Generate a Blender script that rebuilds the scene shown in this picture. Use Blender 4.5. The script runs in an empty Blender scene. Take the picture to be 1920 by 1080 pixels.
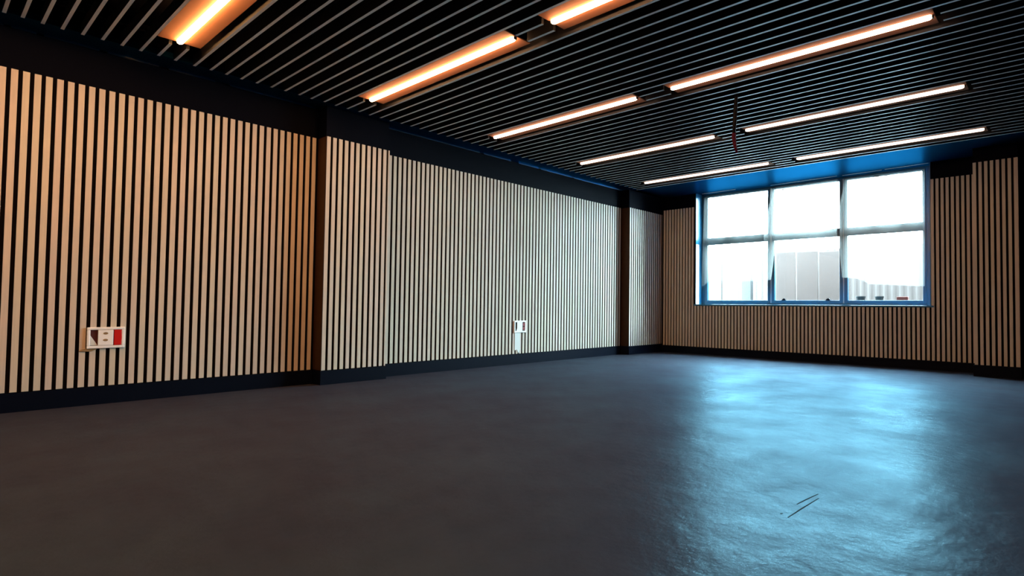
import bpy, bmesh, math, random
from mathutils import Matrix, Vector, noise
random.seed(7)
S = bpy.context.scene
COL = S.collection

# ------------------------------------------------------------------ camera
cam_d = bpy.data.cameras.new('camera')
cam = bpy.data.objects.new('camera', cam_d)
COL.objects.link(cam)
CX, CY, F = 1150.0, 541.0, 1065.0095          # principal point and focal length, pixels of a 1920x1080 frame
R = [[0.7796601270412549, -0.012780930834061198, -0.6260724671386126],
     [0.6261316204374912, 0.030997139401608753, 0.7791010019485527],
     [0.00944881952075246, -0.9994377545179752, 0.03216977857760401]]
cam.matrix_world = Matrix([[r[0], -r[1], -r[2], t] for r, t in zip(R, (0, 0, 0.85))] + [[0, 0, 0, 1]])
cam_d.sensor_width = 36
cam_d.lens = F / 1920 * 36
cam_d.shift_x = (960 - CX) / 1920
cam_d.shift_y = (CY - 540) / 1920
cam_d.clip_start = 0.02
S.camera = cam

# ------------------------------------------------------------------ sky, daylight, exposure
SKY = 98.0                                       # strength of the overcast daylight
W = bpy.data.worlds.new('overcast_sky')
S.world = W
W.use_nodes = True
bg = W.node_tree.nodes['Background']
bg.inputs['Color'].default_value = (0.59, 0.87, 0.98, 1)
bg.inputs['Strength'].default_value = SKY
S.view_settings.view_transform = 'Standard'
S.view_settings.look = 'None'
S.view_settings.gamma = 1
S.view_settings.use_curve_mapping = False
S.view_settings.exposure = 0.0
try:
    S.cycles.use_denoising = True
    S.cycles.sample_clamp_indirect = 8
    S.cycles.transparent_max_bounces = 16
except Exception:
    pass
# lamp colour and strength per row, from the camera's end of the room to the window
LAMPS = [((1.0, 0.48, 0.18), 76.0), ((1.0, 0.50, 0.23), 62.0), ((1.0, 0.57, 0.36), 18.0), ((1.0, 0.70, 0.53), 5.5), ((1.0, 0.74, 0.60), 3.6), ((1.0, 0.50, 0.21), 170.0), ((1.0, 0.50, 0.21), 66.0)]

# room numbers (metres; the camera stands at x = y = 0)
XL, XR, YB, YF = -6.329, 4.2, -3.2, 9.128      # left, right, back, far wall faces
ZS, ZSLAB = 2.965, 3.25                        # soffit, slab above the ceiling slats
ZB, ZT = 0.152, 2.636                          # wall slats on the left wall
FZB, FZT = 0.132, 2.712                        # wall slats on the far wall
XBL, YBF = -6.02, 8.155                        # where the ceiling slats end
OX0, OX1, OZ0 = -5.379, -1.53, 0.91            # window opening
YO = 9.45                                      # outer face of far wall

# sky portal: tells the renderer where the daylight enters
pl = bpy.data.lights.new('daylight_portal', 'AREA')
pl.shape = 'RECTANGLE'; pl.size = OX1 - OX0; pl.size_y = ZS - OZ0
pl.cycles.is_portal = True
po = bpy.data.objects.new('daylight_portal', pl)
po.location = ((OX0 + OX1) / 2, YO + 0.3, (OZ0 + ZS) / 2)
po.rotation_euler = (-math.pi / 2, 0, 0)
COL.objects.link(po)

# ------------------------------------------------------------------ materials
def new_mat(name):
    m = bpy.data.materials.new(name); m.use_nodes = True
    nt = m.node_tree
    return m, nt, nt.nodes['Principled BSDF'], nt.nodes['Material Output']

def plain(name, col, rough=0.5, spec=0.5, metal=0.0, bump=0.0, bscale=40.0, vary=0.0):
    m, nt, b, o = new_mat(name)
    b.inputs['Base Color'].default_value = (*col, 1)
    b.inputs['Roughness'].default_value = rough
    b.inputs['Specular IOR Level'].default_value = spec
    b.inputs['Metallic'].default_value = metal
    tc = nt.nodes.new('ShaderNodeTexCoord')
    n = nt.nodes.new('ShaderNodeTexNoise'); n.inputs['Scale'].default_value = bscale
    n.inputs['Detail'].default_value = 4
    nt.links.new(tc.outputs['Object'], n.inputs['Vector'])
    if bump:
        bp = nt.nodes.new('ShaderNodeBump'); bp.inputs['Strength'].default_value = bump
        bp.inputs['Distance'].default_value = 0.01
        nt.links.new(n.outputs['Fac'], bp.inputs['Height']); nt.links.new(bp.outputs['Normal'], b.inputs['Normal'])
    if vary:
        mx = nt.nodes.new('ShaderNodeMix'); mx.data_type = 'RGBA'
        mx.inputs['A'].default_value = (*[c * (1 - vary) for c in col], 1)
        mx.inputs['B'].default_value = (*[min(1, c * (1 + vary)) for c in col], 1)
        nt.links.new(n.outputs['Fac'], mx.inputs['Factor']); nt.links.new(mx.outputs['Result'], b.inputs['Base Color'])
    return m

def slat_wood(name, base):
    """pale oak veneer: every slat its own tone, grain along the height"""
    m, nt, b, o = new_mat(name)
    g = nt.nodes.new('ShaderNodeNewGeometry')
    tc = nt.nodes.new('ShaderNodeTexCoord')
    mp = nt.nodes.new('ShaderNodeMapping'); mp.inputs['Scale'].default_value = (90, 90, 2.2)
    n = nt.nodes.new('ShaderNodeTexNoise'); n.inputs['Scale'].default_value = 1.0; n.inputs['Detail'].default_value = 5
    nt.links.new(tc.outputs['Object'], mp.inputs['Vector']); nt.links.new(mp.outputs['Vector'], n.inputs['Vector'])
    hs = nt.nodes.new('ShaderNodeMapRange'); hs.inputs['To Min'].default_value = 0.485; hs.inputs['To Max'].default_value = 0.515
    nt.links.new(g.outputs['Random Per Island'], hs.inputs['Value'])
    vr = nt.nodes.new('ShaderNodeMapRange'); vr.inputs['To Min'].default_value = 0.86; vr.inputs['To Max'].default_value = 1.12
    nt.links.new(n.outputs['Fac'], vr.inputs['Value'])
    h = nt.nodes.new('ShaderNodeHueSaturation'); h.inputs['Color'].default_value = (*base, 1)
    nt.links.new(hs.outputs['Result'], h.inputs['Hue']); nt.links.new(vr.outputs['Result'], h.inputs['Value'])
    nt.links.new(h.outputs['Color'], b.inputs['Base Color'])
    b.inputs['Roughness'].default_value = 0.55
    b.inputs['Specular IOR Level'].default_value = 0.3
    return m

M = {}
M['oak'] = slat_wood('oak_veneer', (0.60, 0.52, 0.42))
M['felt'] = plain('black_felt', (0.006, 0.005, 0.006), 0.95, 0.05, bump=0.3, bscale=400)
M['paint'] = plain('black_paint', (0.001, 0.0016, 0.005), 0.6, 0.04)
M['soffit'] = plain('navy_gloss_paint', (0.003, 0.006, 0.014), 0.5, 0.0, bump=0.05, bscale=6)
def tinted_gloss(m, col, rough, fac):
    nt = m.node_tree; b = nt.nodes['Principled BSDF']; o = nt.nodes['Material Output']
    g = nt.nodes.new('ShaderNodeBsdfGlossy'); g.inputs['Color'].default_value = (*col, 1); g.inputs['Roughness'].default_value = rough
    x = nt.nodes.new('ShaderNodeMixShader'); x.inputs[0].default_value = fac
    nt.links.new(b.outputs[0], x.inputs[1]); nt.links.new(g.outputs[0], x.inputs[2]); nt.links.new(x.outputs[0], o.inputs['Surface'])
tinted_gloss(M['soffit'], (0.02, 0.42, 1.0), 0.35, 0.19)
M['base'] = plain('black_skirting', (0.0015, 0.003, 0.009), 0.5, 0.08)
M['walnut'] = plain('dark_return_board', (0.035, 0.014, 0.005), 0.6, 0.2, bscale=20, vary=0.3)
M['blade'] = plain('charcoal_metal', (0.014, 0.014, 0.016), 0.45, 0.5, bscale=8, vary=0.15)
M['lit_underside'] = plain('pale_lit_underside', (0.80, 0.80, 0.82), 0.4, 0.5)
M['slab'] = plain('black_slab', (0.006, 0.006, 0.008), 0.9, 0.05)
M['frame'] = plain('blue_grey_metal', (0.02, 0.115, 0.18), 0.35, 0.5)
M['reveal'] = plain('blue_painted_reveal', (0.02, 0.15, 0.28), 0.3, 0.5)
M['strip'] = plain('pale_gasket', (0.45, 0.5, 0.52), 0.5)
M['housing'] = plain('black_lamp_housing', (0.02, 0.02, 0.02), 0.4)
M['halo'] = plain('copper_halo_plate', (0.32, 0.15, 0.085), 0.7, 0.1)
M['tray'] = plain('bronze_tray', (0.06, 0.038, 0.026), 0.6, 0.3)
M['white'] = plain('white_plastic', (0.90, 0.89, 0.86), 0.35)
M['white2'] = plain('white_insert', (0.66, 0.67, 0.63), 0.4)
M['red'] = plain('red_plastic', (0.55, 0.010, 0.008), 0.35)
M['red2'] = plain('dull_red_plastic', (0.22, 0.012, 0.016), 0.5)
M['darkred'] = plain('dark_red_cavity', (0.06, 0.004, 0.003), 0.6)
M['black'] = plain('black_rubber', (0.004, 0.004, 0.005), 0.7, 0.1)
M['redwire'] = plain('crimson_sheath', (0.05, 0.002, 0.014), 0.6, 0.1)
M['tan'] = plain('brown_tape', (0.28, 0.17, 0.07), 0.6)
M['scuff'] = plain('dark_scuff', (0.006, 0.012, 0.016), 0.9, 0.02)
M['fence'] = plain('pale_corrugated_metal', (0.045, 0.032, 0.029), 0.6, 0.2, bscale=3, vary=0.06)
M['board'] = plain('pale_board', (0.078, 0.053, 0.047), 0.7, 0.2, bscale=2, vary=0.12)
M['post'] = plain('grey_post', (0.013, 0.012, 0.013), 0.6)
M['ground'] = plain('outdoor_concrete', (0.04, 0.03, 0.028), 0.9, 0.2, bscale=3, vary=0.15)
M['light_block'] = plain('grey_light_block', (0.05, 0.04, 0.04), 0.9, 0.1)
M['bowl'] = plain('dark_bowl', (0.03, 0.03, 0.03), 0.6)
M['brick'] = plain('red_brick', (0.16, 0.035, 0.025), 0.9)

# floor: dark coated screed, uneven sheen
m, nt, b, o = new_mat('dark_floor_coating'); M['floor'] = m
tc = nt.nodes.new('ShaderNodeTexCoord')
def noise_node(scale, detail=5, rough=0.55):
    n = nt.nodes.new('ShaderNodeTexNoise'); n.inputs['Scale'].default_value = scale
    n.inputs['Detail'].default_value = detail; n.inputs['Roughness'].default_value = rough
    nt.links.new(tc.outputs['Object'], n.inputs['Vector']); return n
n1, n2, n3 = noise_node(0.9), noise_node(7, 6, 0.6), noise_node(38, 3)
cr = nt.nodes.new('ShaderNodeMix'); cr.data_type = 'RGBA'
cr.inputs['A'].default_value = (0.021, 0.018, 0.023, 1); cr.inputs['B'].default_value = (0.034, 0.029, 0.036, 1)
nt.links.new(n2.outputs['Fac'], cr.inputs['Factor']); nt.links.new(cr.outputs['Result'], b.inputs['Base Color'])
rr = nt.nodes.new('ShaderNodeMapRange'); rr.inputs['From Min'].default_value = 0.3; rr.inputs['From Max'].default_value = 0.7
rr.inputs['To Min'].default_value = 0.30; rr.inputs['To Max'].default_value = 0.42
nt.links.new(n1.outputs['Fac'], rr.inputs['Value']); nt.links.new(rr.outputs['Result'], b.inputs['Roughness'])
b.inputs['Specular IOR Level'].default_value = 0.0
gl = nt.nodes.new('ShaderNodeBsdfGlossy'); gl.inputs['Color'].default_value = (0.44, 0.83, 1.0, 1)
nt.links.new(rr.outputs['Result'], gl.inputs['Roughness'])
lw = nt.nodes.new('ShaderNodeLayerWeight'); lw.inputs['Blend'].default_value = 0.5
fr = nt.nodes.new('ShaderNodeMapRange'); fr.inputs['To Min'].default_value = 0.008; fr.inputs['To Max'].default_value = 0.047
nt.links.new(lw.outputs['Facing'], fr.inputs['Value'])
ms = nt.nodes.new('ShaderNodeMixShader')
pn = noise_node(1.7, 6, 0.6); pr = nt.nodes.new('ShaderNodeMapRange')
pr.inputs['From Min'].default_value = 0.3; pr.inputs['From Max'].default_value = 0.7; pr.inputs['To Min'].default_value = 0.55; pr.inputs['To Max'].default_value = 1.3
nt.links.new(pn.outputs['Fac'], pr.inputs['Value'])
pm = nt.nodes.new('ShaderNodeMath'); pm.operation = 'MULTIPLY'
nt.links.new(fr.outputs['Result'], pm.inputs[0]); nt.links.new(pr.outputs['Result'], pm.inputs[1])
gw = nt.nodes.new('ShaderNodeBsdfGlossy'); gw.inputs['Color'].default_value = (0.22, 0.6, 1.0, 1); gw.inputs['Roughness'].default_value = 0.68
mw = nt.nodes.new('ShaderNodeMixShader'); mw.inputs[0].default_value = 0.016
nt.links.new(b.outputs[0], mw.inputs[1]); nt.links.new(gw.outputs[0], mw.inputs[2])
nt.links.new(pm.outputs[0], ms.inputs[0]); nt.links.new(mw.outputs[0], ms.inputs[1]); nt.links.new(gl.outputs[0], ms.inputs[2])
nt.links.new(ms.outputs[0], o.inputs['Surface'])
bp = nt.nodes.new('ShaderNodeBump'); bp.inputs['Strength'].default_value = 0.35; bp.inputs['Distance'].default_value = 0.02
b2 = nt.nodes.new('ShaderNodeBump'); b2.inputs['Strength'].default_value = 0.10; b2.inputs['Distance'].default_value = 0.004
nt.links.new(n2.outputs['Fac'], bp.inputs['Height']); nt.links.new(n3.outputs['Fac'], b2.inputs['Height'])
nt.links.new(bp.outputs['Normal'], b2.inputs['Normal']); nt.links.new(b2.outputs['Normal'], b.inputs['Normal']); nt.links.new(b2.outputs['Normal'], gl.inputs['Normal'])

# lamp diffuser
def lamp_mat(name, col, power):
    m = bpy.data.materials.new(name); m.use_nodes = True
    nt = m.node_tree; nt.nodes.clear()
    e = nt.nodes.new('ShaderNodeEmission'); e.inputs['Color'].default_value = (*col, 1); e.inputs['Strength'].default_value = power
    o = nt.nodes.new('ShaderNodeOutputMaterial'); nt.links.new(e.outputs[0], o.inputs['Surface'])
    return m
M['lamp'] = [lamp_mat('lit_diffuser', c, p) for c, p in LAMPS]

# glass and plastic film
m = bpy.data.materials.new('window_glass'); m.use_nodes = True; nt = m.node_tree; nt.nodes.clear()
t = nt.nodes.new('ShaderNodeBsdfTransparent'); t.inputs['Color'].default_value = (0.95, 0.97, 0.97, 1)
g = nt.nodes.new('ShaderNodeBsdfGlossy'); g.inputs['Roughness'].default_value = 0.02
mx = nt.nodes.new('ShaderNodeMixShader'); mx.inputs[0].default_value = 0.05
o = nt.nodes.new('ShaderNodeOutputMaterial')
nt.links.new(t.outputs[0], mx.inputs[1]); nt.links.new(g.outputs[0], mx.inputs[2]); nt.links.new(mx.outputs[0], o.inputs['Surface'])
M['glass'] = m

def film_mat(name, lo, hi):
    m = bpy.data.materials.new(name); m.use_nodes = True; nt = m.node_tree; nt.nodes.clear()
    tc = nt.nodes.new('ShaderNodeTexCoord')
    mp = nt.nodes.new('ShaderNodeMapping'); mp.inputs['Scale'].default_value = (5.0, 1, 0.8)
    n = nt.nodes.new('ShaderNodeTexNoise'); n.inputs['Scale'].default_value = 1.0; n.inputs['Detail'].default_value = 3
    nt.links.new(tc.outputs['Object'], mp.inputs['Vector']); nt.links.new(mp.outputs['Vector'], n.inputs['Vector'])
    r = nt.nodes.new('ShaderNodeMapRange'); r.inputs['From Min'].default_value = 0.3; r.inputs['From Max'].default_value = 0.7
    r.inputs['To Min'].default_value = lo; r.inputs['To Max'].default_value = hi
    nt.links.new(n.outputs['Fac'], r.inputs['Value'])
    a = nt.nodes.new('ShaderNodeBsdfTransparent')
    d = nt.nodes.new('ShaderNodeBsdfTranslucent'); d.inputs['Color'].default_value = (0.62, 0.62, 0.60, 1)
    mx = nt.nodes.new('ShaderNodeMixShader'); o = nt.nodes.new('ShaderNodeOutputMaterial')
    nt.links.new(r.outputs['Result'], mx.inputs[0])
    nt.links.new(a.outputs[0], mx.inputs[1]); nt.links.new(d.outputs[0], mx.inputs[2]); nt.links.new(mx.outputs[0], o.inputs['Surface'])
    return m
M['film_a'] = film_mat('thin_film', 0.012, 0.034)
M['film_b'] = film_mat('cloudy_film', 0.05, 0.09)
M['film_c'] = film_mat('milky_film', 0.022, 0.055)

# ------------------------------------------------------------------ mesh helpers
class MB:
    def __init__(s): s.v, s.f = [], []
    def box(s, x0, x1, y0, y1, z0, z1):
        k = len(s.v)
        s.v += [(x, y, z) for z in (z0, z1) for y in (y0, y1) for x in (x0, x1)]
        s.f += [tuple(k + i for i in q) for q in ((0, 2, 3, 1), (4, 5, 7, 6), (0, 1, 5, 4), (2, 6, 7, 3), (0, 4, 6, 2), (1, 3, 7, 5))]
        return s
    def prism(s, pts, axis, a, b):
        """pts: closed outline in the two other axes; extruded along axis"""
        k, n = len(s.v), len(pts)
        for t in (a, b):
            for p in pts:
                q = list(p); q.insert(axis, t); s.v.append(tuple(q))
        s.f += [tuple(k + i for i in range(n)), tuple(k + n + i for i in reversed(range(n)))]
        s.f += [(k + i, k + n + i, k + n + (i + 1) % n, k + (i + 1) % n) for i in range(n)]
        return s
    def tube(s, path, r, n=8):
        rings = []
        P = [Vector(p) for p in path]
        rad = r if isinstance(r, (list, tuple)) else [r] * len(P)
        for i, p in enumerate(P):
            d = (P[min(i + 1, len(P) - 1)] - P[max(i - 1, 0)]).normalized()
            u = d.cross(Vector((0.3, 1, 0.2))).normalized(); w = d.cross(u)
            k = len(s.v); rings.append(k)
            for j in range(n):
                a = 2 * math.pi * j / n
                s.v.append(tuple(p + rad[i] * (u * math.cos(a) + w * math.sin(a))))
        for a, b in zip(rings, rings[1:]):
            s.f += [(a + j, a + (j + 1) % n, b + (j + 1) % n, b + j) for j in range(n)]
        s.f += [tuple(rings[0] + j for j in reversed(range(n))), tuple(rings[-1] + j for j in range(n))]
        return s
    def lathe(s, prof, c, n=24):
        k = len(s.v)
        for r, z in prof:
            for j in range(n):
                a = 2 * math.pi * j / n
                s.v.append((c[0] + r * math.cos(a), c[1] + r * math.sin(a), c[2] + z))
        for i in range(len(prof) - 1):
            for j in range(n):
                s.f.append((k + i * n + j, k + i * n + (j + 1) % n, k + (i + 1) * n + (j + 1) % n, k + (i + 1) * n + j))
        s.f.append(tuple(k + j for j in reversed(range(n))))
        s.f.append(tuple(k + (len(prof) - 1) * n + j for j in range(n)))
        return s
    def build(s, name, mat, parent=None, bevel=0.0, smooth=False, origin=None):
        me = bpy.data.meshes.new(name)
        v = s.v if origin is None else [tuple(a - b for a, b in zip(p, origin)) for p in s.v]
        me.from_pydata(v, [], s.f); me.update()
        bm = bmesh.new(); bm.from_mesh(me)
        bmesh.ops.recalc_face_normals(bm, faces=bm.faces)
        bm.to_mesh(me); bm.free()
        me.materials.append(mat)
        if smooth:
            for p in me.polygons: p.use_smooth = True
        ob = bpy.data.objects.new(name, me); COL.objects.link(ob)
        if origin is not None: ob.location = origin
        if parent is not None: ob.parent = parent
        if bevel:
            md = ob.modifiers.new('bevel', 'BEVEL'); md.width = bevel; md.segments = 2; md.limit_method = 'ANGLE'
        return ob

def tag(o, label=None, cat=None, group=None, kind=None):
    if label: o['label'] = label
    if cat: o['category'] = cat
    if group: o['group'] = group
    if kind: o['kind'] = kind
    return o
def empty(name, loc, label, cat, group=None):
    o = bpy.data.objects.new(name, None); o.empty_display_size = 0.1
    COL.objects.link(o); o.location = loc
    return tag(o, label, cat, group)
def struct(o, label, cat): return tag(o, label, cat, None, 'structure')
def copy_tree(root, loc):
    r = root.copy(); COL.objects.link(r); r.location = loc
    for ch in list(root.children):
        c = ch.copy(); COL.objects.link(c); c.parent = r
        for g in list(ch.children):
            d = g.copy(); COL.objects.link(d); d.parent = c
    return r

# ------------------------------------------------------------------ room shell
floor = struct(MB().box(XL - .2, XR + .2, YB - .2, YO, -0.15, 0).build('floor', M['floor']), 'dark glossy coated floor of the empty room', 'floor')
for a, bb, w in (((-0.935, 2.452), (-0.912, 2.650), 0.006), ((-0.905, 2.275), (-0.889, 2.590), 0.0065), ((-0.945, 2.294), (-0.940, 2.306), 0.006)):
    d = Vector((bb[0] - a[0], bb[1] - a[1])).normalized(); nrm = Vector((-d.y, d.x)) * w / 2
    mid = Vector(a).lerp(Vector(bb), 0.45) + nrm * 0.5
    pts = [(a[0] + nrm.x * .6, a[1] + nrm.y * .6), (mid.x + nrm.x, mid.y + nrm.y), (bb[0] + nrm.x * .5, bb[1] + nrm.y * .5), (bb[0] - nrm.x * .5, bb[1] - nrm.y * .5), (mid.x - nrm.x, mid.y - nrm.y), (a[0] - nrm.x * .6, a[1] - nrm.y * .6)]
    MB().prism(pts, 2, -0.001, 0.0006).build('scuff_mark', M['scuff'], floor)

ceiling = struct(MB().box(XL - .2, XR + .2, YB - .2, YO, ZSLAB, ZSLAB + .15).build('ceiling', M['slab']), 'black ceiling slab with thin dark slats hung below it', 'ceiling')

def slat_rows(mb, axis, face, depth, start, pitch, count, w, z0, z1, skip=None):
    """slats standing on a face; axis = the axis they are spaced along"""
    for i in range(count):
        c = start + i * pitch
        zz = [(z0, z1)] if skip is None else skip(c)
        for a, b in zz:
            if axis == 1: mb.box(face, face + depth, c - w / 2, c + w / 2, a, b)
            else: mb.box(c - w / 2, c + w / 2, face - depth, face, a, b)
    return mb

# left wall
wl = struct(MB().box(XL - .2, XL, YB - .2, YO, 0, ZSLAB).build('wall_left', M['paint']), 'left wall, black above and clad with pale wooden slats', 'wall')
fb = MB(); fb.box(XL, XL + .004, YB, 2.745, ZB - .005, ZT); fb.box(XL, XL + .004, 3.465, 8.08, ZB - .005, ZT)
fb.build('felt_backing', M['felt'], wl)
PITCH, SW, SD = 0.06365, 0.0385, 0.014
s1 = MB(); slat_rows(s1, 1, XL + .004, SD, 2.698 - 93 * PITCH, PITCH, 94, SW, ZB, ZT)
s2 = MB(); slat_rows(s2, 1, XL + .004, SD, 3.512, PITCH, 72, SW, ZB, ZT)
s1.v += []
off = len(s1.v); s1.v += s2.v; s1.f += [tuple(off + i for i in f) for f in s2.f]
s1.build('wooden_slats', M['oak'], wl)

def pilaster_left(name, y0, n, label):
    d = 0.20
    y1 = y0 + n * PITCH + 0.01
    p = struct(MB().box(XL, XL + d - .024, y0, y1, 0.0, ZS).build(name, M['paint']), label, 'pilaster')
    MB().box(XL + d - .024, XL + d - .02, y0, y1, ZB - .005, ZT).build('felt_backing', M['felt'], p)
    mb = MB(); slat_rows(mb, 1, XL + d - .02, SD, y0 + SW / 2, PITCH, n, SW, ZB, ZT)
    c = y1 - .004; mb.box(XL + .03, XL + d, c - .012, c + .004, ZB, ZT)
    mb.build('wooden_slats', M['oak'], p)
    MB().box(XL + .004, XL + d - .005, y0 - .006, y0 - .0005, ZB, ZT).build('return_board', M['walnut'], p)
    MB().box(XL + .01, XL + d + .004, y0 - .012, y1 + .012, 0, ZB - .006).build('plinth', M['base'], p)
    return p
pilaster_left('pilaster', 2.752, 11, 'slatted pilaster in the middle of the left wall, dark brown near side')
pilaster_left('pilaster', 8.093, 16, 'slatted pilaster on the left wall beside the far corner')

# far wall, with its window opening
fw = MB()
fw.box(XL - .2, OX0, YF, YO, 0, ZSLAB); fw.box(OX1, XR + .2, YF, YO, 0, ZSLAB)
fw.box(OX0, OX1, YF, YO, 0, OZ0 - .03); fw.box(OX0, OX1, YF, YO, ZS + .001, ZSLAB)
wf = struct(fw.build('wall_far', M['paint']), 'far wall with the window, clad with dim slats', 'wall')
PF, SF = 0.0624, 0.037
fb = MB(); fb.box(XL + .2, OX0 - .004, YF - .004, YF, FZB, FZT); fb.box(OX0 - .004, OX1 + .004, YF - .004, YF, FZB, OZ0 - .025); fb.box(OX1 + .004, -.975, YF - .004, YF, FZB, FZT)
fb.build('felt_backing', M['felt'], wf)
def far_skip(c):
    if OX0 - .02 < c < OX1 + .02: return [(FZB, OZ0 - .028)]
    return [(FZB, FZT)]
n = int((-.98 - (XL + .18)) / PF)
mb = slat_rows(MB(), 0, YF - .004, .02, -1.01 - (n - 1) * PF, PF, n, SF, FZB, FZT, far_skip)
mb.build('wooden_slats', M['oak'], wf)

M['core'] = plain('dark_board_core', (0.07, 0.055, 0.042), 0.8, 0.1)
def dark_sides(o, axis):
    """veneer only on the broad face: the cut sides of the slats show the darker core board"""
    o.data.materials.append(M['core'])
    for p in o.data.polygons:
        if abs(p.normal[axis]) > 0.9: p.material_index = 1

# right pilaster (a deep column standing out of the far wall)
PX0, PX1, PY = -.966, -.487, 8.65
p = struct(MB().box(PX0, PX1, PY + .024, YF, 0, ZS).build('pilaster', M['paint']), 'slatted column at the right edge, right of the window', 'pilaster')
MB().box(PX0, PX1, PY + .02, PY + .024, .145, 2.77).build('felt_backing', M['felt'], p)
mb = slat_rows(MB(), 0, PY + .02, .02, PX0 + .02, PF, 8, .036, .15, 2.77)
mb.box(PX1 - .02, PX1 + .003, PY - .003, PY + .05, .15, 2.77)
mb.build('wooden_slats', M['oak'], p)
MB().box(PX0 - .012, PX1 + .012, PY - .004, YF - .01, 0, .144).build('plinth', M['base'], p)

struct(MB().box(XR, XR + .2, YB - .2, YO, 0, ZSLAB).build('wall_right', M['paint']), 'dark right wall', 'wall')
struct(MB().box(XL - .2, XR + .2, YB - .2, YB, 0, ZSLAB).build('wall_back', M['paint']), 'dark back wall', 'wall')

# skirting
mb = MB()
for y0, y1 in ((YB, 2.735), (3.475, 8.07)): mb.box(XL, XL + .026, y0, y1, 0, ZB - .006)
struct(mb.build('baseboard_left', M['base']), 'black skirting along the left wall', 'baseboard')
mb = MB().box(XL + .03, PX0 - .02, YF - .026, YF, 0, FZB - .006); mb.box(PX1 + .02, XR, YF - .026, YF, 0, FZB - .006)
struct(mb.build('baseboard_far', M['base']), 'black skirting below the far wall slats', 'baseboard')

# soffit: flat dark border round the slatted ceiling
mb = MB().box(XL + .001, XBL - .02, YB, YF + .31, ZS, ZS + .05)
mb.box(XL + .001, XR, YBF + .03, YF - .001, ZS, ZS + .05)
mb.box(OX0, OX1, YF - .001, YO - .001, ZS, ZS + .05)
mb.v = [tuple(v) for v in mb.v]
struct(mb.build('trim_1', M['soffit']), 'glossy navy border of the ceiling above the window and left wall', 'soffit')
mb = MB()
y = 0.2
for a, bb in ((-3.0, -1.2), (-1.0, .40), (.44, .58), (.62, .95), (1.0, 1.35), (1.42, 1.78), (1.9, 4.9), (4.96, 5.45), (5.6, 6.0), (6.05, 6.75), (6.8, 8.05)):
    mb.box(XL + .002, XL + .016, a, bb, ZS - .014, ZS - .0005)
M['angle'] = plain('dark_steel_angle', (0.35, 0.38, 0.45), 0.22, 0.5, metal=1.0)
struct(mb.build('trim_2', M['angle']), 'narrow shiny angle strip where the left wall meets the soffit', 'trim')

for o in list(COL.objects):
    if o.name.startswith('wooden_slats'):
        near_x = o.parent and o.parent.name.startswith('wall_left')
        left_p = o.parent and o.parent.get('label', '').find('left wall') >= 0
        if near_x or left_p: dark_sides(o, 1)

# ------------------------------------------------------------------ ceiling slats
Y0L, SL = 1.3236, 1.6187
BP = SL / 13
rows = [Y0L + i * SL for i in range(5)] + [Y0L - SL]
colX = [(-5.6047, -3.3859), (-2.9722, -.7468)]
bl = MB()
BLADES_NEAR = [0.382, 0.476, 0.582, 0.69, 0.805, 0.921, 1.041, 1.161, 1.28, 1.397, 1.536, 1.656, 1.777, 1.902, 2.029, 2.157, 2.278, 2.41, 2.531, 2.655]
BW, BZ0, BZ1 = .0215, 2.9484, 3.045
blade_y = [BLADES_NEAR[0] - .112 * k for k in range(31, 0, -1)] + BLADES_NEAR
yb = BLADES_NEAR[-1] + BP
while yb < YBF + .01:
    blade_y.append(yb); yb += BP
for yb in blade_y:
    cuts = []
    for r in rows:
        if abs(yb - r) < .15:
            cuts = [(a - .06, b + .06) for a, b in colX]
    x = XBL + random.uniform(-.012, .012)
    for a, b in cuts:
        bl.box(x, a, yb - BW / 2, yb + BW / 2, BZ0, BZ1); x = b
    bl.box(x, XR, yb - BW / 2, yb + BW / 2, BZ0, BZ1)
tinted_gloss(M['lit_underside'], (0.75, 0.9, 1.0), 0.42, 0.13)
cs = bl.build('ceiling_slats', M['blade'], ceiling)
cs.data.materials.append(M['lit_underside'])                       # narrow underside coloured paler, standing in for light bounced off floor and window
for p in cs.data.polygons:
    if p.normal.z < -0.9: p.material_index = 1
mb = MB()
for x in (-5.8, -4.4, -3.18, -1.9, -.5, 1.2, 3.0):
    mb.box(x - .02, x + .02, YB, YBF + .02, BZ1, BZ1 + .04)
mb.build('carrier_rails', M['slab'], ceiling)

# ------------------------------------------------------------------ lamps
def make_lamp(x0, x1, y, z, label, lm):
    L = x1 - x0
    o = empty('linear_lamp', ((x0 + x1) / 2, y, z), label, 'ceiling lamp', 'linear lamps in the slatted ceiling')
    MB().box(-L / 2 - .02, L / 2 + .02, -.150, .150, .026, .034).build('halo_plate', M['halo'], o, bevel=.002)  # plate added so its coppery tone stands in for glow around the tube
    MB().box(-L / 2 + .1, L / 2 - .1, -.03, .03, .034, .0755).build('housing', M['housing'], o)
    MB().tube([(-L / 2, 0, .020), (-L / 2 + .006, 0, .020), (-L / 2 + .02, 0, .020), (L / 2 - .02, 0, .020), (L / 2 - .006, 0, .020), (L / 2, 0, .020)],
              [.010, .018, .0225, .0225, .018, .010], 16).build('diffuser', lm, o, smooth=True)
    for k in (-1, 1):
        a, b = sorted((k * L / 2, k * (L / 2 + .012)))
        MB().box(a, b, -.014, .014, .006, .0255).build('end_cap', M['housing'], o, bevel=.003)
    return o
LZ = 2.942
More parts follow.
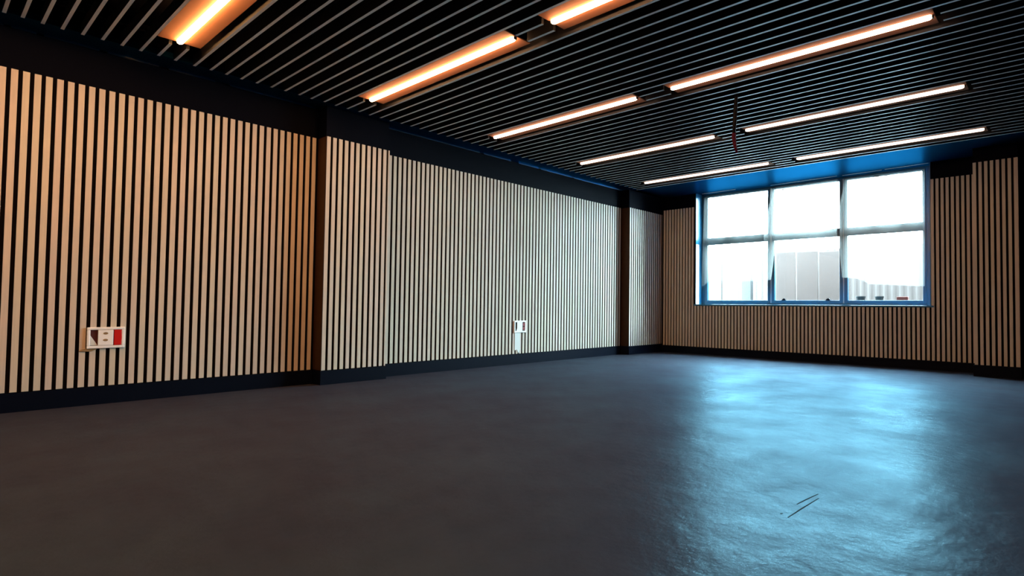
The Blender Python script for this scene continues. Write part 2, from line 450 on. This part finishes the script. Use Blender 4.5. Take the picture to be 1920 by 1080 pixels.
lab = {(0, 0): 'lit linear lamp nearest the left wall and camera, orange glow, cut by the top edge',
       (0, 1): 'lit linear lamp of the left row, second from the near end, orange glow',
       (0, 2): 'lit linear lamp of the left row, third from the near end',
       (0, 3): 'lit linear lamp of the left row, second from the window end',
       (0, 4): 'lit linear lamp of the left row at its window end, above the far left corner',
       (1, 0): 'lit linear lamp of the right row just above the camera, outside the view',
       (0, 5): 'lit linear lamp behind the camera near the left wall, outside the view',
       (1, 1): 'lit linear lamp of the right row cut off by the top edge of the view',
       (1, 2): 'longest looking lit linear lamp, right row, in front of the hanging cable',
       (1, 3): 'lit linear lamp of the right row just right of the hanging cable',
       (1, 4): 'lit linear lamp of the right row right above the window'}
first = {}
for c, (x0, x1) in enumerate(colX):
    for r, y in enumerate(rows):
        if (c, r) not in lab: continue
        make_lamp(x0, x1, y, LZ, lab[(c, r)], M['lamp'][6 if (c, r) == (1, 0) else r])

# ------------------------------------------------------------------ window
YW0, YW1 = 9.33, 9.395
FT, ZTOP = .075, ZS - .002
w1 = MB()
w1.box(OX0, OX0 + FT, YW0, YW1, OZ0, ZTOP); w1.box(OX1 - FT - .02, OX1, YW0, YW1, OZ0, ZTOP)
w1.box(OX0 + FT, OX1 - FT - .02, YW0, YW1, OZ0, OZ0 + .03); w1.box(OX0 + FT, OX1 - FT - .02, YW0, YW1, ZTOP - .035, ZTOP)
MUL = [(-4.066, -3.96), (-2.858, -2.745)]
for a, bb in MUL: w1.box((a + bb) / 2 - .012, (a + bb) / 2 + .012, YW0 + .012, YW1, OZ0 + .03, ZTOP - .035)
win = struct(w1.build('window_1', M['frame'], bevel=.003), 'wide blue framed window of six panes in the far wall', 'window')
w = MB()
for a, bb in MUL: w.box((a + bb) / 2 - .0085, (a + bb) / 2 + .0085, YW0 + .002, YW0 + .0115, OZ0 + .03, ZTOP - .035)
w.build('gasket_strip', M['strip'], win)
edges = [(OX0 + FT, MUL[0][0] + .041), (MUL[0][1] - .041, MUL[1][0] + .044), (MUL[1][1] - .044, OX1 - FT - .02)]
TZ0, TZ1 = 2.015, 2.145
for i, (a, bb) in enumerate(edges):
    f = .050
    sa = MB()
    sa.box(a, a + f, YW0 + .004, YW1 - .008, OZ0 + .03, ZTOP - .035); sa.box(bb - f, bb, YW0 + .004, YW1 - .008, OZ0 + .03, ZTOP - .035)
    sa.box(a + f, bb - f, YW0 + .004, YW1 - .008, OZ0 + .03, OZ0 + .078); sa.box(a + f, bb - f, YW0 + .004, YW1 - .008, ZTOP - .06, ZTOP - .035)
    sh = sa.build('sash', M['frame'], win, bevel=.003)
    MB().box(a + f, bb - f, YW0 + .004, YW1 - .008, TZ0, TZ1).build('transom', M['frame'], sh, bevel=.003)
    for z0, z1 in ((OZ0 + .078, TZ0), (TZ1, ZTOP - .06)):
        MB().box(a + f, bb - f, YW0 + .03, YW0 + .036, z0, z1).build('pane', M['glass'], sh)
    if i == 1:
        for x in (-3.779, -3.04):
            MB().prism([(x - .045, OZ0 + .078), (x - .02, OZ0 + .105), (x + .005, OZ0 + .112), (x + .02, OZ0 + .1), (x + .03, OZ0 + .078)], 1, YW0 - .004, YW0 + .02).build('latch', M['black'], sh)
# reveal lining, sill and the face of the opening
mb = MB()
mb.box(OX0 + .0005, OX0 + .012, YF - .024, YW0 - .001, OZ0, ZS - .002); mb.box(OX1 - .012, OX1 - .0005, YF - .024, YW0 - .001, OZ0, ZS - .002)
mb.build('reveal_lining', M['reveal'], win)
MB().box(OX0 + .0121, OX0 + .016, YF - .024, YF + .085, OZ0 + .001, 2.02).build('jamb_strip', M['white'], win)
MB().box(OX0 - .03, OX1 + .03, YF - .035, YW0 + .0, OZ0 - .025, OZ0).build('window_sill', M['reveal'], win, bevel=.003)
MB().box(OX0, OX1, YW1, YO + .30, OZ0 - .03, OZ0 + .02).build('outer_sill', M['ground'], win)

# plastic sheets taped over the window
def lerp_path(path, z):
    path = sorted(path, key=lambda p: -p[1])
    if z >= path[0][1]: return path[0][0]
    for (x0, z0), (x1, z1) in zip(path, path[1:]):
        if z1 <= z <= z0: return x0 + (x1 - x0) * (z0 - z) / (z0 - z1)
    return path[-1][0]
def bottom_z(path, x):
    if x <= path[0][0]: return path[0][1]
    for (x0, z0), (x1, z1) in zip(path, path[1:]):
        if x0 <= x <= x1: return z0 + (z1 - z0) * (x - x0) / max(x1 - x0, 1e-5)
    return path[-1][1]
def sheet(left, right, bottom, mat, label, seed, amp=.006):
    NU, NV = 60, 40
    xm = min(p[0] for p in left); xM = max(p[0] for p in right)
    v, f = [], []
    for j in range(NV + 1):
        tv = j / NV
        for i in range(NU + 1):
            u = i / NU
            xg = xm + (xM - xm) * u
            zb = bottom_z(bottom, xg)
            z = 2.935 + (zb - 2.935) * tv
            a, b = lerp_path(left, z), lerp_path(right, z)
            x = a + (b - a) * u
            edge = math.exp(-u * 9) + .6 * math.exp(-(1 - u) * 9)
            yy = 9.268 + amp * edge * math.sin(u * 70 + 3 * tv + seed) + .006 * noise.noise(Vector((x * 3, z * 1.2, seed)))
            yy -= .012 * tv * edge
            v.append((x, min(yy, 9.285), z))
    for j in range(NV):
        for i in range(NU):
            k = j * (NU + 1) + i
            f.append((k, k + 1, k + NU + 2, k + NU + 1))
    mb = MB(); mb.v, mb.f = v, f
    o = mb.build('plastic_sheet', mat, None, smooth=True)
    so = o.modifiers.new('thickness', 'SOLIDIFY'); so.thickness = .0008
    return tag(o, label, 'plastic sheet', 'plastic sheets over the window')
sheet([(-5.299, 2.996), (-5.317, 2.115), (-5.335, 1.217)], [(-4.087, 3.001), (-4.097, 2.499), (-4.135, 1.943), (-4.164, 1.322)],
      [(-5.335, 1.217), (-5.201, 1.324), (-5.09, 1.335), (-4.164, 1.322)], M['film_a'], 'clear plastic sheet hanging over the left column of the window', 1.0)
sheet([(-3.99, 2.998), (-4.009, 2.676), (-4.116, 2.128), (-4.115, 1.664), (-4.105, 1.33)], [(-2.869, 2.983), (-2.881, 1.799)],
      [(-4.105, 1.33), (-3.989, 1.337), (-3.951, 1.565), (-3.922, 1.811), (-3.678, 1.816), (-2.881, 1.80)], M['film_b'], 'cloudy plastic sheet over the middle of the window, pulled up highest', 2.3)
sheet([(-2.753, 3.001), (-2.77, 2.841), (-2.837, 2.463), (-2.831, 1.694), (-2.8, 1.344)], [(-1.627, 2.985), (-1.64, 1.191)],
      [(-2.8, 1.344), (-2.646, 1.332), (-2.526, 1.296), (-2.409, 1.236), (-1.64, 1.191)], M['film_c'], 'milky plastic sheet covering the right column of the window, ragged lower edge', 4.1)

sheets = [o for o in COL.objects if o.name.startswith('plastic_sheet')]
glints = [[(-5.30, -4.62, 9.20, 9.19)], [(-3.98, -2.86, 9.235, 9.20)], [(-2.78, -2.2, 9.21, 9.20), (-2.15, -1.56, 9.18, 9.15)]]
specks = [[(-4.30, 2.62, .022, .010)], [(-3.76, 2.86, .030, .012), (-3.42, 2.66, .012, .016), (-2.93, 2.45, .012, .018), (-2.93, 2.12, .010, .016)],
          [(-2.28, 2.885, .075, .012), (-2.13, 2.88, .05, .005), (-1.99, 2.80, .014, .014), (-1.97, 2.75, .010, .010)]]
for o, tp, sp in zip(sheets, glints, specks):
    for a, b, ya, yb_ in tp:
        MB().prism([(a, ya), (b, yb_), (b, yb_ + .012), ((a + b) / 2, (ya + yb_) / 2 + .016), (a, ya + .012)], 2, ZS - .006, ZS - .0005).build('glint_strip', M['strip'], o)  # pale strips added for the glints along the window head
    mb = MB()
    for x, z, w, h in sp:
        w, h = w * 1.5, h * 1.9
        mb.prism([(x - w / 2, z), (x - w * .2, z + h * .5), (x + w * .5, z + h * .2), (x + w * .3, z - h * .5), (x - w * .3, z - h * .4)], 1, 9.235, 9.238)
    tag(mb.build('dirt_specks', M['bowl'], o), None, None, None, 'stuff')

# ------------------------------------------------------------------ sockets on the left wall
XF = XL + .0185
def ring(mb, y0, y1, z0, z1, t, x0, x1):
    mb.box(x0, x1, y0, y1, z0, z0 + t); mb.box(x0, x1, y0, y1, z1 - t, z1)
    mb.box(x0, x1, y0, y0 + t, z0 + t, z1 - t); mb.box(x0, x1, y1 - t, y1, z0 + t, z1 - t)
    return mb
o = empty('socket_outlet', (XF, 1.06, .552), 'white wide wall socket on the near left wall with a bright red insert', 'wall socket')
X0 = 0.0
W2, H2 = .121, .088
ring(MB(), -W2, W2, -H2, H2, .022, X0, X0 + .014).build('faceplate', M['white'], o, bevel=.004)
MB().box(X0, X0 + .004, -W2 + .02, W2 - .02, -H2 + .02, H2 - .02).build('back_box', M['darkred'], o)
MB().prism([(-.098, -.062), (-.052, -.062), (-.098, .02)], 0, X0 + .004, X0 + .009).build('lit_triangle', M['white2'], o)  # pale triangle stands in for the lit half of the open box
ins = MB().box(X0 + .004, X0 + .015, -.052, .046, -.064, .064).build('socket_insert', M['white'], o, bevel=.003)
for z in (-.020, .036):
    MB().prism([(-.004 + .016 * math.cos(a), z + .010 * math.sin(a)) for a in [k * math.pi / 6 for k in range(12)]], 0, X0 + .014, X0 + .0162).build('slot', M['tan'], ins)
MB().prism([(.050, -.064), (.097, -.064), (.101, 0), (.097, .064), (.050, .064)], 0, X0 + .004, X0 + .016).build('red_insert', M['red'], o, bevel=.003)
MB().prism([(-.165, -.108), (-.09, -.112), (-.055, -.094), (-.06, -.086), (-.125, -.088), (-.15, -.094)], 0, X0, X0 + .006).build('tape_scrap', M['tan'], o)

o = empty('socket_outlet', (XF, 5.665, .547), 'small white wall socket on the farther left wall bay with white strip below', 'wall socket')
ring(MB(), -.117, .117, -.088, .088, .024, 0, .014).build('faceplate', M['white'], o, bevel=.004)
MB().box(0, .004, -.095, .095, -.066, .066).build('back_box', M['black'], o)
ins = MB().prism([(-.074, -.066), (.042, -.066), (.042, .066), (-.06, .066), (-.060, -.02)], 0, .004, .013).build('socket_insert', M['white'], o)
MB().box(.004, .0125, .094, .118, -.06, .06)
for z in (-.028, .03):
    MB().prism([(.066 + .022 * math.cos(a), z + .026 * math.sin(a)) for a in [k * math.pi / 6 for k in range(12)]], 0, .004, .015).build('red_insert', M['red2'], o)
MB().prism([(-.10, -.088), (.004, -.088), (.006, -.33), (-.030, -.392), (-.052, -.335), (-.098, -.345)], 0, 0, .006).build('cover_strip', M['white2'], o)

# ------------------------------------------------------------------ cable hanging from the ceiling
o = empty('hanging_cable', (-2.50, 5.08, 3.05), 'loose black and red cable bundle hanging from the slatted ceiling', 'cable')
def rel(P): return [(a + 2.50, b - 5.08, c - 3.05) for a, b, c in P]
MB().tube(rel([(-2.50, 5.08, 3.20), (-2.545, 5.08, 2.95), (-2.556, 5.08, 2.80), (-2.562, 5.082, 2.70), (-2.570, 5.08, 2.58)]), [.008, .016, .020, .019, .016], 10).build('black_sheath', M['black'], o, smooth=True)
MB().tube(rel([(-2.570, 5.08, 2.60), (-2.574, 5.082, 2.54), (-2.562, 5.083, 2.46), (-2.536, 5.08, 2.375)]), [.014, .020, .017, .009], 10).build('red_wire', M['redwire'], o, smooth=True)
MB().tube(rel([(-2.562, 5.094, 2.66), (-2.560, 5.10, 2.52), (-2.548, 5.096, 2.42)]), [.005, .005, .004], 8).build('red_wire', M['redwire'], o, smooth=True)

# ------------------------------------------------------------------ outside the window
struct(MB().box(-40, 30, YO + .001, 60, -.35, -.2).build('ground', M['ground']), 'pale ground outside the window', 'ground')
struct(MB().box(2.0, 14, YO + .4, 14.0, -.2, 9).build('daylight_block', M['light_block']), 'unseen block added outside, right of the window, to cut the daylight', 'wall')  # unseen block added to keep daylight off the left wall's far end
# corrugated fence
pts_top = []
mb = MB()
x = -14.0; k = 0
zz = (-.2, 2.15)
N = int(15.9 / .0375)
for i in range(N + 1):
    yy = 12.5 + (.006 if i % 4 in (1, 2) else -.006)
    for z in zz: mb.v.append((x + i * .0375, yy, z))
for i in range(N): mb.f.append((2 * i, 2 * i + 2, 2 * i + 3, 2 * i + 1))
f = mb.build('corrugated_fence', M['fence'])
f.modifiers.new('thickness', 'SOLIDIFY').thickness = .004
tag(f, 'pale corrugated metal fence outside behind the window', 'fence')
for a, bb, l, t in ((-4.539, -4.15, 'leftmost', 1.955), (-4.12, -3.715, 'middle', 1.945), (-3.69, -3.32, 'rightmost', 1.925)):
    o = MB().box(a, bb, 10.8, 10.84, -.2, t).build('board', M['board'], bevel=.004)
    tag(o, l + ' of three tall pale boards standing outside the middle window column', 'board', 'pale boards outside the window')
tag(MB().box(-5.481, -5.26, 11.2, 11.32, -.2, 2.1).build('post', M['post'], bevel=.01), 'thick grey post outside behind the left window column', 'post')
tag(MB().tube([(-5.955, 11.2, -.2), (-5.955, 11.2, 2.1)], .018).build('pole', M['post']), 'thin pole outside at the far left of the window', 'pole')
zs_ = OZ0 + .02
def bowl(x, y, r, label):
    mb = MB().lathe([(r * .45, 0), (r * .55, .012), (r * .75, .05), (r, .118), (r * 1.04, .125), (r * .9, .122), (r * .6, .05), (r * .3, .02)], (0, 0, 0))
    o = mb.build('bowl', M['bowl'], smooth=True); o.location = (x, y, zs_)
    return tag(o, label, 'bowl', 'dark bowls on the outer sill')
bowl(-2.605, 9.56, .075, 'wider dark bowl on the outer sill behind the right pane, left one')
bowl(-2.327, 9.56, .066, 'smaller dark bowl on the outer sill next to the red brick')
tag(MB().box(-2.07, -1.915, 9.52, 9.60, zs_, zs_ + .115).build('brick', M['brick'], bevel=.004), 'reddish brick lying on the outer sill behind the right pane', 'brick')
